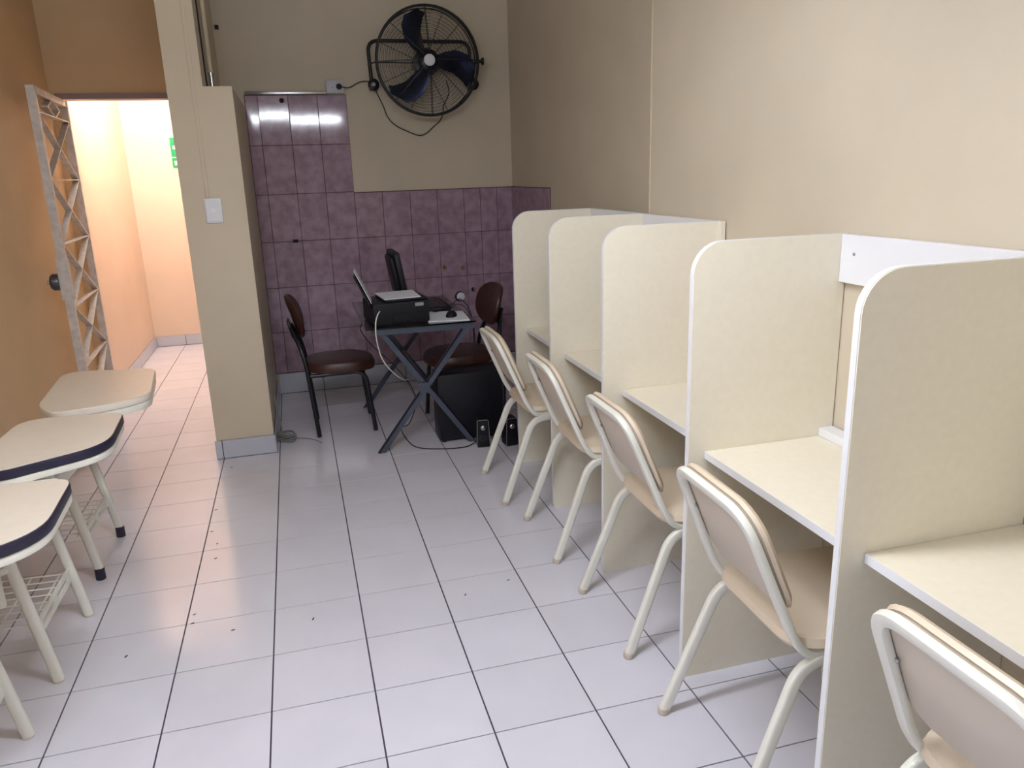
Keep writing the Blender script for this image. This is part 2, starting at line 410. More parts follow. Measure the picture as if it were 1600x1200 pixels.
# ------------------------------------------------------------------ white chairs
def make_white_chair(label, grp):
    t = thing('stacking_chair', label, 'chair', (0,0,0), 0, grp)
    W, H = .020, .030
    # one bent frame: backrest hoop whose arms turn forward under the seat
    P = [(.42, .165, .418), (.165, .178, .412), (.125, .180, .470), (.0, .165, .770), (.0, -.165, .770), (.125, -.180, .470), (.165, -.178, .412), (.42, -.165, .418)]
    path = fillet(P, [0, .055, .06, .075, .075, .06, .055, 0], 8)
    bm = bmesh.new()
    # section turned so its flat face looks backwards
    rings = []
    N = len(path)
    for i, p in enumerate(path):
        tg = (path[min(i+1, N-1)]-path[max(i-1, 0)]).normalized()
        ins = Vector((0, -p.y, 0)) if abs(p.z-.770) > .07 else Vector((0, 0, -1))
        # in-plane normal of the hoop (perpendicular to tangent inside hoop plane)
        pl = Vector((.923, 0, .385)) if p.z > .5 else Vector((0, 1, 0))
        rings.append((p, tg, pl))
    prev = None; rr = []
    for p, tg, pl in rings:
        if pl.y:      # lower arm: width lies in xz plane, thin across y
            a = Vector((0, 1, 0)).cross(tg).normalized(); b = Vector((0, 1, 0))
            wa, wb = W, H
        else:
            b = pl.cross(tg).normalized(); a = pl
            wa, wb = W, H
        if prev and a.dot(prev[0]) < 0: a = -a
        if prev and b.dot(prev[1]) < 0: b = -b
        prev = (a, b); ring = []
        for k in range(12):
            an = 2*PI*(k+.5)/12; ca, sa = math.cos(an), math.sin(an)
            x = math.copysign(abs(ca)**.5, ca)*wa/2; y = math.copysign(abs(sa)**.5, sa)*wb/2
            ring.append(bm.verts.new(p+a*x+b*y))
        rr.append(ring)
    for A, B in zip(rr, rr[1:]):
        for k in range(12): bm.faces.new((A[k], A[(k+1) % 12], B[(k+1) % 12], B[k]))
    bm.faces.new(rr[0]); bm.faces.new(rr[-1])
    obj('back_frame', bm, m_white, t, smooth=True)
    for s in (-1, 1):
        LP = fillet([(.0, s*.205, .008), (.150, s*.186, .398), (.46, s*.172, .404), (.52, s*.19, .008)], [0, .06, .07, 0], 8)
        l = tube('leg_frame', LP, .031, m_white, t, h=.022, hint=(0, 1, 0), n=16, sq=4)
        for q in ((0, s*.205), (.52, s*.19)):
            bm = bmesh.new(); lathe(bm, [(.014, 0), (.0165, .003), (.0165, .02), (.013, .022)], 12, Matrix.Translation((q[0], q[1], 0)))
            obj('foot_cap', bm, m_vback, l, smooth=True)
    tube('cross_bar', [(.40, -.172, .402), (.40, .172, .402)], .018, m_white, t)
    # padded seat
    bm = bmesh.new(); pts = []
    def rrect(x0, x1, y0, y1, r, z, n=6):
        o = []
        for cx, cy, a0 in ((x1-r, y1-r, 0), (x0+r, y1-r, PI/2), (x0+r, y0+r, PI), (x1-r, y0+r, 3*PI/2)):
            for k in range(n+1):
                a = a0+PI/2*k/n; o.append((cx+r*math.cos(a), cy+r*math.sin(a), z))
        return o
    rows = [rrect(.135, .545, -.185, .185, .07, .422), rrect(.125, .555, -.197, .197, .08, .436), rrect(.13, .55, -.192, .192, .08, .455), rrect(.155, .525, -.165, .165, .07, .468), rrect(.22, .46, -.1, .1, .05, .473)]
    vr = [[bm.verts.new(p) for p in r] for r in rows]; n = len(vr[0])
    for A, B in zip(vr, vr[1:]):
        for k in range(n): bm.faces.new((A[k], A[(k+1) % n], B[(k+1) % n], B[k]))
    bm.faces.new(vr[0]); bm.faces.new(vr[-1]); obj('seat', bm, m_vinyl, t, smooth=True)
    # backrest: moulded shell behind, vinyl pad in front, inside the tilt of the hoop
    ax = Vector((-.385, 0, .923))      # up along the hoop
    nx = Vector((.923, 0, .385))       # forward normal
    base = Vector((.125, 0, .470))
    def bshape(off, w, lo, hi, r, curve=0):
        o = []
        for cu, cv, a0 in ((w-r, hi-r, 0), (-w+r, hi-r, PI/2), (-w+r*.7, lo+r*.7, PI), (w-r*.7, lo+r*.7, 3*PI/2)):
            q = r if a0 < PI else r*.7
            for k in range(7):
                a = a0+PI/2*k/6; u = cu+q*math.cos(a); v = cv+q*math.sin(a)
                o.append(base+ax*v+Vector((0, u, 0))+nx*(off+curve*(1-(u/w)**2)))
        return o
    def loft(rows):
        bm = bmesh.new(); vr = [[bm.verts.new(p) for p in r] for r in rows]; n = len(vr[0])
        for A, B in zip(vr, vr[1:]):
            for k in range(n): bm.faces.new((A[k], A[(k+1) % n], B[(k+1) % n], B[k]))
        bm.faces.new(vr[0]); bm.faces.new(vr[-1]); return bm
    obj('back_shell', loft([bshape(.010, .168, .055, .322, .075), bshape(.016, .176, .048, .330, .08)]), m_vback, t, smooth=True)
    obj('backrest', loft([bshape(.0165, .180, .045, .335, .085), bshape(.026, .183, .042, .338, .085), bshape(.035, .175, .050, .330, .08), bshape(.040, .14, .085, .295, .06)]), m_vinyl, t, smooth=True)
    for s in (-1, 1):
        c = base+ax*.2+Vector((0, s*.155, 0))+nx*.006
        bm = bmesh.new(); lathe(bm, [(.006, 0), (.006, .003), (0, .005)], 10, Matrix.Translation(c) @ Matrix.Rotation(-PI/2-.39, 4, 'Y'))
        obj('rivet', bm, m_chrome, t)
    return t
g = 'white tubular chairs at the carrels'
chair_specs = [((1.622, 1.367, 0), .0, 'white tubular chair with beige vinyl pads farthest along the carrel row, near the small speakers'),
               ((1.672, .771, 0), 0.0, 'second farthest white tubular chair with beige pads, facing the second carrel'),
               ((1.690, .120, 0), 0.0, 'middle white tubular chair of the five, pulled up to the middle carrel'),
               ((1.672, -.558, 0), -.03, 'white tubular chair with beige pads in front of the carrel with the white wall rail'),
               ((1.688, -1.250, 0), .0, 'closest white tubular chair, cut off at the bottom right corner')]
wc = make_white_chair(chair_specs[0][2], g); wc.location = chair_specs[0][0]; wc.rotation_euler = (0, 0, chair_specs[0][1])
for loc, rz, lb in chair_specs[1:]: dup(wc, loc, rz, lb, g)

# ------------------------------------------------------------------ tablet-arm chairs on the left
def rpoly(pts, r, n=7):
    return [tuple(v) for v in fillet(pts, r, n, closed=True)]
def make_tablet_chair(label, grp, dark, tips, outline, eh):
    """faces +x with its back to the left wall; origin on the floor midway between the front feet"""
    t = thing('tablet_arm_chair', label, 'chair', (0,0,0), 0, grp)
    zt = .715
    out = rpoly(*outline)
    def off(poly, s):
        c = Vector((.07, .03, 0)); o = []
        for p in poly:
            v = Vector(p)-c; o.append(c+v*(1+s/v.length))
        return o
    bm = bmesh.new(); prism(bm, [Vector(p)+Vector((0, 0, zt-.001)) for p in off(out, -.004)], (0, 0, .003)); tb = obj('tablet', bm, m_desk, t)
    bm = bmesh.new(); prism(bm, [Vector(p)+Vector((0, 0, zt-eh)) for p in off(out, 0)], (0, 0, eh), .003); obj('edging', bm, dark, tb, smooth=True)
    bm = bmesh.new(); prism(bm, [Vector(p)+Vector((0, 0, zt-.054)) for p in off(out, -.004)], (0, 0, .0535-eh), .004); obj('tray', bm, m_white, tb, smooth=True)
    # frame
    zs_ = .455
    for s in (-1, 1):
        l = tube('leg', [(0, s*.195, .03 if tips else .004), (-.075, s*.185, zs_)], .034, m_white, t, h=.026, hint=(0, 1, 0), n=12, sq=2.6)
        bm = bmesh.new(); lathe(bm, [(.017, 0), (.019, .002), (.019, .045), (.016, .047)] if tips else [(.014, 0), (.016, .001), (.016, .006), (.013, .0065)], 12)
        c = obj('foot_cap', bm, m_rubber if tips else m_vback, l, smooth=True); c.location = (-.002, s*.195, 0)
        tube('leg', [(-.42, s*.195, .004), (-.37, s*.185, zs_)], .034, m_white, t, h=.026, hint=(0, 1, 0), n=12, sq=2.6)
        tube('side_rail', [(-.39, s*.187, zs_), (-.055, s*.187, zs_)], .026, m_white, t, n=8)
        tube('back_post', [(-.385, s*.17, zs_), (-.44, s*.17, .82)], .022, m_white, t, n=8)
    mkbox('front_rail', (-.092, -.2, zs_-.02), (-.058, .2, zs_+.02), m_white, t, .004)
    mkbox('rear_rail', (-.39, -.18, zs_-.012), (-.365, .18, zs_+.012), m_white, t, .004)
    # lower slotted bar between the front legs
    bm = bmesh.new()
    z0, z1 = .155, .205
    def bx(y0, y1, za, zb): box(bm, (-.036, y0, za), (-.028, y1, zb))
    bx(-.182, .182, z0, z0+.016); bx(-.182, .182, z1-.016, z1)
    for a, b in ((-.182, -.14), (-.02, .02), (.14, .182)): bx(a, b, z0+.016, z1-.016)
    obj('slotted_bar', bm, m_white, t)
    # wire book rack
    bm = bmesh.new()
    for k in range(8):
        y = -.165+.33*k/7; sweep(bm, [(-.04, y, .19), (-.36, y, .20)], .005, n=6)
    for k in range(4):
        x = -.06-.09*k; sweep(bm, [(x, -.18, .186), (x, .18, .186)], .006, n=6, hint=(0,0,1))
    rk = obj('book_rack', bm, m_white, t, smooth=True)
    # tablet support on the near side
    tube('arm_post', [(-.10, -.225, .30), (-.10, -.225, .66)], .032, m_white, t, n=12, sq=2.6, hint=(1, 0, 0))
    tube('arm_bracket', [(-.10, -.215, .40), (-.075, -.19, .40)], .024, m_white, t)
    mkbox('support_bar', (-.11, -.20, .640), (.10, -.165, .6605), m_white, t, .003)
    tube('support_strut', [(-.07, .02, zs_+.01), (.12, .05, .655)], .030, m_white, t, h=.012, hint=(0, 1, 0), n=8, sq=3)
    # plywood seat and back
    bm = bmesh.new(); prism(bm, [Vector(p) for p in rpoly([(-.40, -.19, .474), (-.06, -.2, .474), (-.06, .2, .474), (-.40, .19, .474)], .05)], (0, 0, .012), .003)
    obj('seat', bm, m_desk, t, smooth=True)
    bm = bmesh.new(); prism(bm, [Vector(p) for p in rpoly([(-.415, -.19, .64), (-.415, .19, .64), (-.435, .19, .83), (-.435, -.19, .83)], .05)], (.012, 0, 0), .003)
    obj('backrest', bm, m_desk, t, smooth=True)
    return t
g2 = 'tablet-arm chairs along the left wall'
OA = ([(-.16, .40, 0), (.225, .31, 0), (.275, -.15, 0), (.16, -.245, 0), (-.03, -.295, 0), (-.115, -.15, 0)], [.12, .05, .08, .08, .06, .06])
OB = ([(-.13, .335, 0), (.205, .305, 0), (.228, -.06, 0), (-.06, -.23, 0), (-.14, -.08, 0)], [.10, .05, .11, .07, .06])
make_tablet_chair('white tablet-arm chair with pale edged top and black rubber feet, farthest by the corridor gate', g2, m_desk, True, OA, .024).location = (-.065, 1.225, 0)
tc = make_tablet_chair('white tablet-arm chair with navy edged cream top, second from the corridor gate', g2, m_rubber, False, OB, .030)
tc.location = (-.048, .555, 0)
dup(tc, (-.062, -.09, 0), 0, 'white tablet-arm chair with navy edged top, third from the gate at the left frame edge', g2)

# ------------------------------------------------------------------ glass-topped table with crossed steel legs
TX, TY, TZ = 1.43, 2.53, .705
t = thing('computer_table', 'glass-topped table on crossed blue-grey steel legs, in the tiled alcove', 'table', (TX, TY, 0))
def L(x, y, z): return (x-TX, y-TY, z)
bm = bmesh.new(); box(bm, L(1.115, 2.035, TZ), L(1.72, 3.02, TZ+.008), .002, 1); obj('glass_top', bm, m_glass, t)
for y, d in ((2.06, 1), (3.0, -1)):
    # flat-bar legs that cross in the middle
    for (xa, xb, o) in ((1.152, 1.69, 0), (1.677, 1.188, .012*d)):
        a, b = Vector(L(xa, y+o, 0)), Vector(L(xb, y+o, TZ-.004)); w_ = .020; e = .005
        bm = bmesh.new(); prism(bm, [a+Vector((-w_, 0, 0)), a+Vector((w_, 0, 0)), b+Vector((w_, 0, 0)), b+Vector((-w_, 0, 0))], (0, e*d, 0))
        s = -1 if xa < xb else 1
        prism(bm, [a+Vector((s*w_, 0, 0)), a+Vector((s*(w_-e), 0, 0)), b+Vector((s*(w_-e), 0, 0)), b+Vector((s*w_, 0, 0))], (0, .03*d, 0))
        obj('leg', bm, m_steel, t)
    bm = bmesh.new(); box(bm, L(1.165, y-.004, TZ-.036), L(1.715, y+.004, TZ-.001)); box(bm, L(1.165, min(y, y+.03*d), TZ-.006), L(1.715, max(y, y+.03*d), TZ-.001))
    obj('top_rail', bm, m_steel, t)
    bm = bmesh.new(); prism(bm, [L(1.385, y-.006*d, .325), L(1.44, y-.006*d, .325), L(1.447, y-.006*d, .385), L(1.378, y-.006*d, .385)], (0, .004*d, 0)); obj('gusset', bm, m_steel, t)
for x in (1.17, 1.695):
    mkbox('side_rail', L(x-.015, 2.07, TZ-.03), L(x+.015, 2.99, TZ-.001), m_steel, t)
mkbox('stretcher', L(1.40, 2.07, .35), L(1.43, 2.99, .38), m_steel, t)
ZG = TZ+.0085

# printer with raised paper feed
PX, PY = 1.168, 2.065
t = thing('printer', 'black inkjet printer with raised rear paper feed on the glass table', 'printer', (PX, PY, ZG))
bm = bmesh.new(); prism(bm, [(0, 0, 0), (.305, .04, 0), (.275, .33, 0), (-.03, .29, 0)], (0, 0, .125), .012); obj('body', bm, m_black, t, smooth=True)
bm = bmesh.new(); prism(bm, [(.07, .01, .126), (.30, .042, .126), (.272, .32, .126), (.04, .285, .126)], (0, 0, .014), .006); obj('lid', bm, m_black, t, smooth=True)
bm = bmesh.new(); prism(bm, [(-.012, .05, .10), (-.012, .05, .118), (-.080, .05, .272), (-.088, .05, .268)], (.016, .17, 0)); obj('paper_support', bm, m_black, t)
bm = bmesh.new(); prism(bm, [(.228, .027, .095), (.275, .033, .095), (.275, .033, .113), (.228, .027, .113)], (0, -.003, 0)); obj('badge', bm, m_grey, t)
bm = bmesh.new(); prism(bm, [(.10, .010, .02), (.27, .0325, .02), (.27, .0325, .06), (.10, .010, .06)], (0, -.004, 0), .001); obj('front_tray', bm, m_black, t)
bm = bmesh.new(); prism(bm, [(PX-.004, PY+.055, ZG+.120), (PX-.001, PY+.055, ZG+.120), (PX-.080, PY+.055, ZG+.300), (PX-.083, PY+.055, ZG+.300)], (.016, .16, 0))
tag(obj('paper_stack', bm, m_paper), 'white sheets standing in the printer feed', 'paper')
bm = bmesh.new(); prism(bm, [(1.232, 2.085, ZG+.1405), (1.432, 2.105, ZG+.1405), (1.425, 2.375, ZG+.1405), (1.205, 2.345, ZG+.1405)], (0, 0, .004))
tag(obj('paper_sheet', bm, m_paper), 'white sheet lying on top of the black printer', 'paper')
bm = bmesh.new(); prism(bm, [(1.463, 2.09, ZG), (1.685, 2.045, ZG), (1.705, 2.33, ZG), (1.50, 2.40, ZG)], (0, 0, .006))
tag(obj('paper_sheet', bm, m_paper), 'white papers under the mouse at the right front of the glass table', 'paper')
# mouse
t = thing('computer_mouse', 'small black mouse on the white papers', 'mouse', (1.61, 2.185, ZG+.0065), -.4)
bm = bmesh.new(); bmesh.ops.create_uvsphere(bm, u_segments=16, v_segments=10, radius=1)
for v in bm.verts: v.co = Vector((v.co.x*.031, v.co.y*.052, max(v.co.z, 0)*.034))
obj('body', bm, m_black, t, smooth=True)
bm = bmesh.new(); lathe(bm, [(.008, -.003), (.009, 0), (.008, .003)], 12, Matrix.Translation((0, .026, .029)) @ Matrix.Rotation(PI/2, 4, 'Y')); obj('scroll_wheel', bm, m_grey, t)
# keyboard
t = thing('keyboard', 'black keyboard on the table between printer and mouse', 'keyboard', (1.585, 2.60, ZG), .0)
mkbox('tray', (-.075, -.2, 0), (.075, .2, .022), m_black, t, .006)
bm = bmesh.new()
for i in range(5):
    for k in range(15): box(bm, (-.062+i*.022, -.185+k*.025, .022), (-.044+i*.022, -.164+k*.025, .028))
o = obj('keys', bm, m_dark, t); o['kind'] = 'stuff'
# monitor, its back to the camera's left
t = thing('monitor', 'black flat monitor seen almost edge-on behind the printer', 'monitor', (1.405, 2.60, ZG), .0)
tl = Rm('Y', -9)
bm = bmesh.new(); box(bm, (-.012, -.19, .08), (.020, .19, .35), .006, 2, tl); obj('bezel', bm, m_black, t, smooth=True)
bm = bmesh.new(); box(bm, (.0201, -.175, .095), (.0215, .175, .35), 0, 1, tl); obj('screen', bm, m_hole, t)
bm = bmesh.new(); box(bm, (-.036, -.15, .10), (-.011, .15, .33), .012, 2, tl); obj('back_cover', bm, m_black, t, smooth=True)
mkbox('stand_neck', (-.035, -.03, .01), (-.012, .03, .17), m_black, t, .004)
bm = bmesh.new(); lathe(bm, [(.10, 0), (.10, .008), (.03, .016), (0, .017)], 28, Matrix.Translation((-.02, .0, 0))); obj('stand_base', bm, m_black, t, smooth=True)

# computer tower under the table and two little speakers
t = thing('computer_tower', 'large black computer tower on the floor under the table, right end', 'computer', (1.70, 2.20, 0))
mkbox('case', (-.205, -.09, .012), (.17, .09, .40), m_black, t, .006)
mkbox('front_panel', (.1705, -.088, .015), (.195, .088, .395), m_dark, t, .01)
mkbox('drive_bay', (.1955, -.075, .30), (.198, .075, .34), m_grey, t)
mkbox('drive_bay', (.1955, -.075, .25), (.198, .075, .29), m_dark, t)
bm = bmesh.new(); lathe(bm, [(.011, 0), (.011, .004), (0, .005)], 16, Matrix.Translation((.1955, 0, .2)) @ Matrix.Rotation(PI/2, 4, 'Y')); obj('power_button', bm, m_chrome, t)
for i, (x, y) in enumerate(((-.18, -.07), (.15, -.07), (.15, .07), (-.18, .07))):
    bm = bmesh.new(); lathe(bm, [(.014, 0), (.014, .012)], 12, Matrix.Translation((x, y, 0))); obj('foot', bm, m_rubber, t)
def speaker(loc, rz, label):
    t = thing('desk_speaker', label, 'speaker', loc, rz, 'small speakers on the floor')
    bm = bmesh.new(); prism(bm, rpoly([(-.037, -.035, .0), (.037, -.035, .0), (.031, -.035, .165), (-.031, -.035, .165)], .012), (0, .08, 0), .003); obj('cabinet', bm, m_black, t, smooth=True)
    P = [Vector((p[0]*1.0, -.0365, p[2])) for p in rpoly([(-.037, 0, .002), (.037, 0, .002), (.031, 0, .163), (-.031, 0, .163)], .012)]
    bm = bmesh.new(); sweep(bm, P, .0028, .0028, (0, 1, 0), n=6, closed=True); obj('trim_ring', bm, m_grey, t, smooth=True)
    MT = Matrix.Translation((0, -.0355, .118)) @ Matrix.Rotation(PI/2, 4, 'X')
    bm = bmesh.new(); lathe(bm, [(.0165, 0), (.0165, .004), (.013, .009), (.006, .012), (0, .0125)], 20, MT); obj('driver_cone', bm, m_chrome, t, smooth=True)
    bm = bmesh.new(); lathe(bm, [(.022, 0), (.022, .002), (.018, .003)], 20, Matrix.Translation((0, -.0355, .055)) @ Matrix.Rotation(PI/2, 4, 'X')); obj('bass_port', bm, m_dark, t)
    return t
speaker((1.715, 1.985, 0), -.12, 'left small black speaker with silver cone, beside the table leg foot')
speaker((1.868, 1.955, 0), .1, 'right small black speaker with silver cone, between the white chair legs and the carrel')

# ------------------------------------------------------------------ brown shell chairs
def make_brown(label):
    t = thing('brown_chair', label, 'chair', (0,0,0), 0, 'brown shell chairs by the glass table')
    # faces +x; rear feet at x=0
    for s in (-1, 1):
        P = fillet([(0, s*.185, .004), (-.035, s*.175, .44), (-.055, s*.15, .54), (-.10, s*.07, .65)], [0, .1, .1, 0], 6)
        l = tube('rear_leg', P, .026, m_dark, t, n=10)
        P = fillet([(.335, s*.18, .004), (.30, s*.17, .378), (-.02, s*.17, .375)], [0, .07, 0], 6)
        tube('front_leg', P, .026, m_dark, t, n=10)
    tube('cross_bar', [(.05, -.17, .368), (.05, .17, .368)], .018, m_dark, t); tube('cross_bar', [(.27, -.17, .368), (.27, .17, .368)], .018, m_dark, t)
    mkbox('back_bracket', (-.112, -.075, .59), (-.098, .075, .69), m_dark, t, .003, mtx=Rm('Y', -14, (-.1, 0, .65)))
    bm = bmesh.new(); rows = []
    def er(sx, sy, z, cx=.165):
        return [(cx+sx*math.copysign(abs(math.cos(a))**.75, math.cos(a)), sy*math.copysign(abs(math.sin(a))**.75, math.sin(a)), z) for a in [2*PI*k/28 for k in range(28)]]
    rows = [er(.18, .17, .378), er(.205, .20, .388), er(.210, .203, .415), er(.198, .19, .440), er(.14, .14, .452)]
    vr = [[bm.verts.new((p[0], p[1], p[2]-.012*max(0, (p[0]-.25)/.12))) for p in r] for r in rows]
    for A, B in zip(vr, vr[1:]):
        for k in range(28): bm.faces.new((A[k], A[(k+1) % 28], B[(k+1) % 28], B[k]))
    bm.faces.new(vr[0]); bm.faces.new(vr[-1]); obj('seat', bm, m_brown, t, smooth=True)
    ax = Vector((-.26, 0, .965)).normalized(); nx = Vector((.965, 0, .26)).normalized(); c = Vector((-.078, 0, .71))
    bm = bmesh.new(); vr = []
    for off, sc in ((-.014, .80), (-.010, .96), (.002, 1.0), (.014, .97), (.020, .8)):
        vr.append([bm.verts.new(c+ax*(.132*sc*math.copysign(abs(math.sin(a))**.85, math.sin(a)))+Vector((0, .185*sc*math.copysign(abs(math.cos(a))**.8, math.cos(a)), 0))+nx*(off+.035*(math.cos(a)*sc)**2)) for a in [2*PI*k/32 for k in range(32)]])
    for A, B in zip(vr, vr[1:]):
        for k in range(32): bm.faces.new((A[k], A[(k+1) % 32], B[(k+1) % 32], B[k]))
    for r_, o_ in ((vr[0], -.014), (vr[-1], .020)):
        cv = bm.verts.new(c+nx*o_)
        for k in range(32): bm.faces.new((r_[k], r_[(k+1) % 32], cv))
    obj('backrest', bm, m_brown, t, smooth=True)
    return t
bc = make_brown('dark brown shell chair left of the glass table, facing the printer'); bc.location = (.828, 2.655, 0)
dup(bc, (1.87, 2.56, 0), PI, 'dark brown shell chair behind the black computer tower, right of the glass table').rotation_euler = (0, 0, PI+.12)

# ------------------------------------------------------------------ wall fan
FX, FZ, FY = 1.757, 2.205, 3.30
t = thing('wall_fan', 'large black caged industrial fan mounted high on the far wall', 'fan', (FX, YB-.01, FZ))
D = FY-(YB-.01)     # cage rim plane in front of the wall
def ring(bm, r, y, w, n=56):
    sweep(bm, [(r*math.cos(2*PI*k/n), y, r*math.sin(2*PI*k/n)) for k in range(n)], w, w, (0, 1, 0), n=4 if w < .006 else 8, closed=True)
bm = bmesh.new(); ring(bm, .336, D, .016); ring(bm, .330, D-.014, .008); ring(bm, .336, D+.03, .010); ring(bm, .328, D+.055, .007); obj('cage_rim', bm, m_fan, t, smooth=True)
bm = bmesh.new()
NR = 25
for k in range(NR):
    r = .062+(.325-.062)*k/(NR-1); y = D-.018-.055*math.cos((r/.335)*PI/2)**.8
    ring(bm, r, y, .0028)
g_ = obj('front_grille', bm, m_fan, t, smooth=True)
bm = bmesh.new()
for k in range(8):
    a = 2*PI*(k+.0)/8+.02
    for da in ((-.03, .03) if k % 2 == 0 else (0,)):
        pts = []
        for q in range(9):
            r = .05+(.334-.05)*q/8; y = D-.016-.055*math.cos((r/.335)*PI/2)**.8
            pts.append((r*math.cos(a+da*.1/r), y, r*math.sin(a+da*.1/r)))
        sweep(bm, pts, .0045, n=6)
obj('spokes', bm, m_fan, t, smooth=True)
bm = bmesh.new()
for k in range(12):
    r = .10+.225*k/11; ring(bm, r, D+.06+.05*(1-(r/.335)**2), .0026, 40)
for k in range(8):
    a = 2*PI*k/8+.4; sweep(bm, [(.33*math.cos(a), D+.06, .33*math.sin(a)), (.08*math.cos(a), D+.11, .08*math.sin(a))], .004, n=6)
obj('rear_grille', bm, m_fan, t, smooth=True)
bm = bmesh.new(); lathe(bm, [(.0, 0), (.030, .0), (.036, .004), (.036, .010), (.028, .012)], 28, Matrix.Translation((0, D-.068, 0)) @ Matrix.Rotation(-PI/2, 4, 'X')); obj('hub_cap', bm, m_plate, t, smooth=True)
bm = bmesh.new(); lathe(bm, [(.0, 0), (.05, 0), (.062, .01), (.062, .05), (.03, .06), (.03, .07), (.085, .075), (.085, .165), (.07, .18), (0, .18)], 28, Matrix.Translation((0, D-.035, 0)) @ Matrix.Rotation(-PI/2, 4, 'X')); obj('motor', bm, m_fan, t, smooth=True)
# three paddle blades, at rest
def blade(ang):
    bm = bmesh.new(); rows = []; NT = 10
    def ip(tab, q):
        for (a, va), (b, vb) in zip(tab, tab[1:]):
            if q <= b: k = (q-a)/(b-a); k = k*k*(3-2*k)*.5+k*.5; return va+(vb-va)*k
        return tab[-1][1]
    lead = [(.13, -62), (.30, -57), (.55, -50), (.80, -38), (.90, -28), (.945, -13)]
    trail = [(.13, 2), (.30, -8), (.55, -9), (.80, -3), (.90, 1), (.945, -6)]
    for i in range(19):
        q = .13+.815*i/18; a0, a1 = math.radians(ip(lead, q)), math.radians(ip(trail, q)); row = []
        for j in range(NT+1):
            u = j/NT; a = ang+a0+(a1-a0)*u; r = .34*q*(1-.03*(2*u-1)**2*q)
            row.append((r*math.sin(a), D+.012+.055*(2*u-1)*(1-.45*q)-.02*(1-(2*u-1)**2), r*math.cos(a)))
        rows.append(row)
    top = [[bm.verts.new(p) for p in r_] for r_ in rows]
    for A, B in zip(top, top[1:]):
        for k in range(NT): bm.faces.new((A[k], A[k+1], B[k+1], B[k]))
    bmesh.ops.recalc_face_normals(bm, faces=bm.faces)
    bmesh.ops.solidify(bm, geom=bm.faces[:], thickness=.002)
    return obj('blade', bm, m_blade, t, smooth=True)
for a in (0, 2*PI/3, 4*PI/3): blade(a)
# bracket hoop behind the cage, pivots and knobs
P = fillet([(-.355, -.075, -.12), (-.365, -.075, .147), (.318, -.075, .147), (.325, -.075, -.12)], [0, .07, .07, 0], 8)
tube('bracket', P, .024, m_fan, t, n=12)
for s, x in ((-1, -.345), (1, .335)):
    bm = bmesh.new(); lathe(bm, [(.034, 0), (.038, .008), (.038, .02), (.02, .03), (0, .03)], 20, Matrix.Translation((x, -.072, -.125)) @ Matrix.Rotation(PI/2, 4, 'X')); k_ = obj('pivot_knob', bm, m_fan, t, smooth=True)
    bm = bmesh.new(); lathe(bm, [(.012, 0), (.012, .004), (0, .005)], 12, Matrix.Translation((x, -.102, -.125)) @ Matrix.Rotation(PI/2, 4, 'X')); obj('bolt', bm, m_grey, k_)
    mkbox('wall_plate', (x-.025, -.072, -.155), (x+.025, 0, -.10), m_fan, t, .003)
tube('side_pin', [(-.37, -.075, .0), (-.33, D+.03, .0)], .010, m_fan, t); tube('side_pin', [(.325, -.075, 0), (.345, D+.02, -.0)], .010, m_fan, t)
bm = bmesh.new(); lathe(bm, [(.010, 0), (.010, .02), (.022, .022), (.024, .034), (.014, .038), (0, .038)], 16, Matrix.Translation((.338, D, 0)) @ Matrix.Rotation(PI/2, 4, 'Y')); obj('tilt_knob', bm, m_fan, t, smooth=True)
tube('motor_arm', [(-.33, D+.06, .0), (0, D+.10, 0)], .008, m_fan, t); tube('motor_arm', [(.0, D+.10, .0), (.33, D+.06, 0)], .008, m_fan, t)

# outlet, trunking and fan cord
t = thing('wall_outlet', 'white surface socket box at the end of the trunking, fan plugged in', 'outlet', (1.167, YB-.001, 2.075))
mkbox('box', (-.062, -.035, -.042), (.054, 0, .042), m_box, t, .004)
bm = bmesh.new(); lathe(bm, [(.003, 0), (.003, .002), (0, .002)], 8, Matrix.Translation((-.022, -.0355, -.004)) @ Matrix.Rotation(PI/2, 4, 'X')); obj('socket_hole', bm, m_hole, t)
bm = bmesh.new(); lathe(bm, [(.0, 0), (.019, 0), (.019, .012), (.012, .03), (0, .03)], 16, Matrix.Translation((.022, -.036, 0)) @ Matrix.Rotation(PI/2, 4, 'X')); obj('plug', bm, m_black, t, smooth=True)
Yc = YB-.02
cord = [(1.189, YB-.07, 2.075), (1.21, YB-.06, 2.07), (1.26, Yc, 2.071), (1.335, Yc, 2.106), (1.405, Yc, 2.10), (1.44, Yc, 2.03), (1.475, Yc, 1.95), (1.50, Yc, 1.88), (1.55, Yc, 1.825), (1.63, Yc, 1.785), (1.705, Yc, 1.757), (1.76, Yc, 1.77), (1.81, Yc, 1.81), (1.86, Yc, 1.85), (1.885, Yc, 1.90), (1.89, Yc, 1.95), (1.93, Yc-.02, 2.03), (1.90, Yc-.10, 2.1)]
tag(tube('fan_cord', smoothpath(cord), .007, m_cord, n=6), 'black cord looping below the wall fan from the socket', 'cord')
t = tag(mkbox('cable_trunking', (.585, YB-.022, 2.030), (1.106, YB-.0008, 2.050), m_chrome, None, .003), 'thin metallic trunking running along the top edge of the wall tiles', 'trunking')
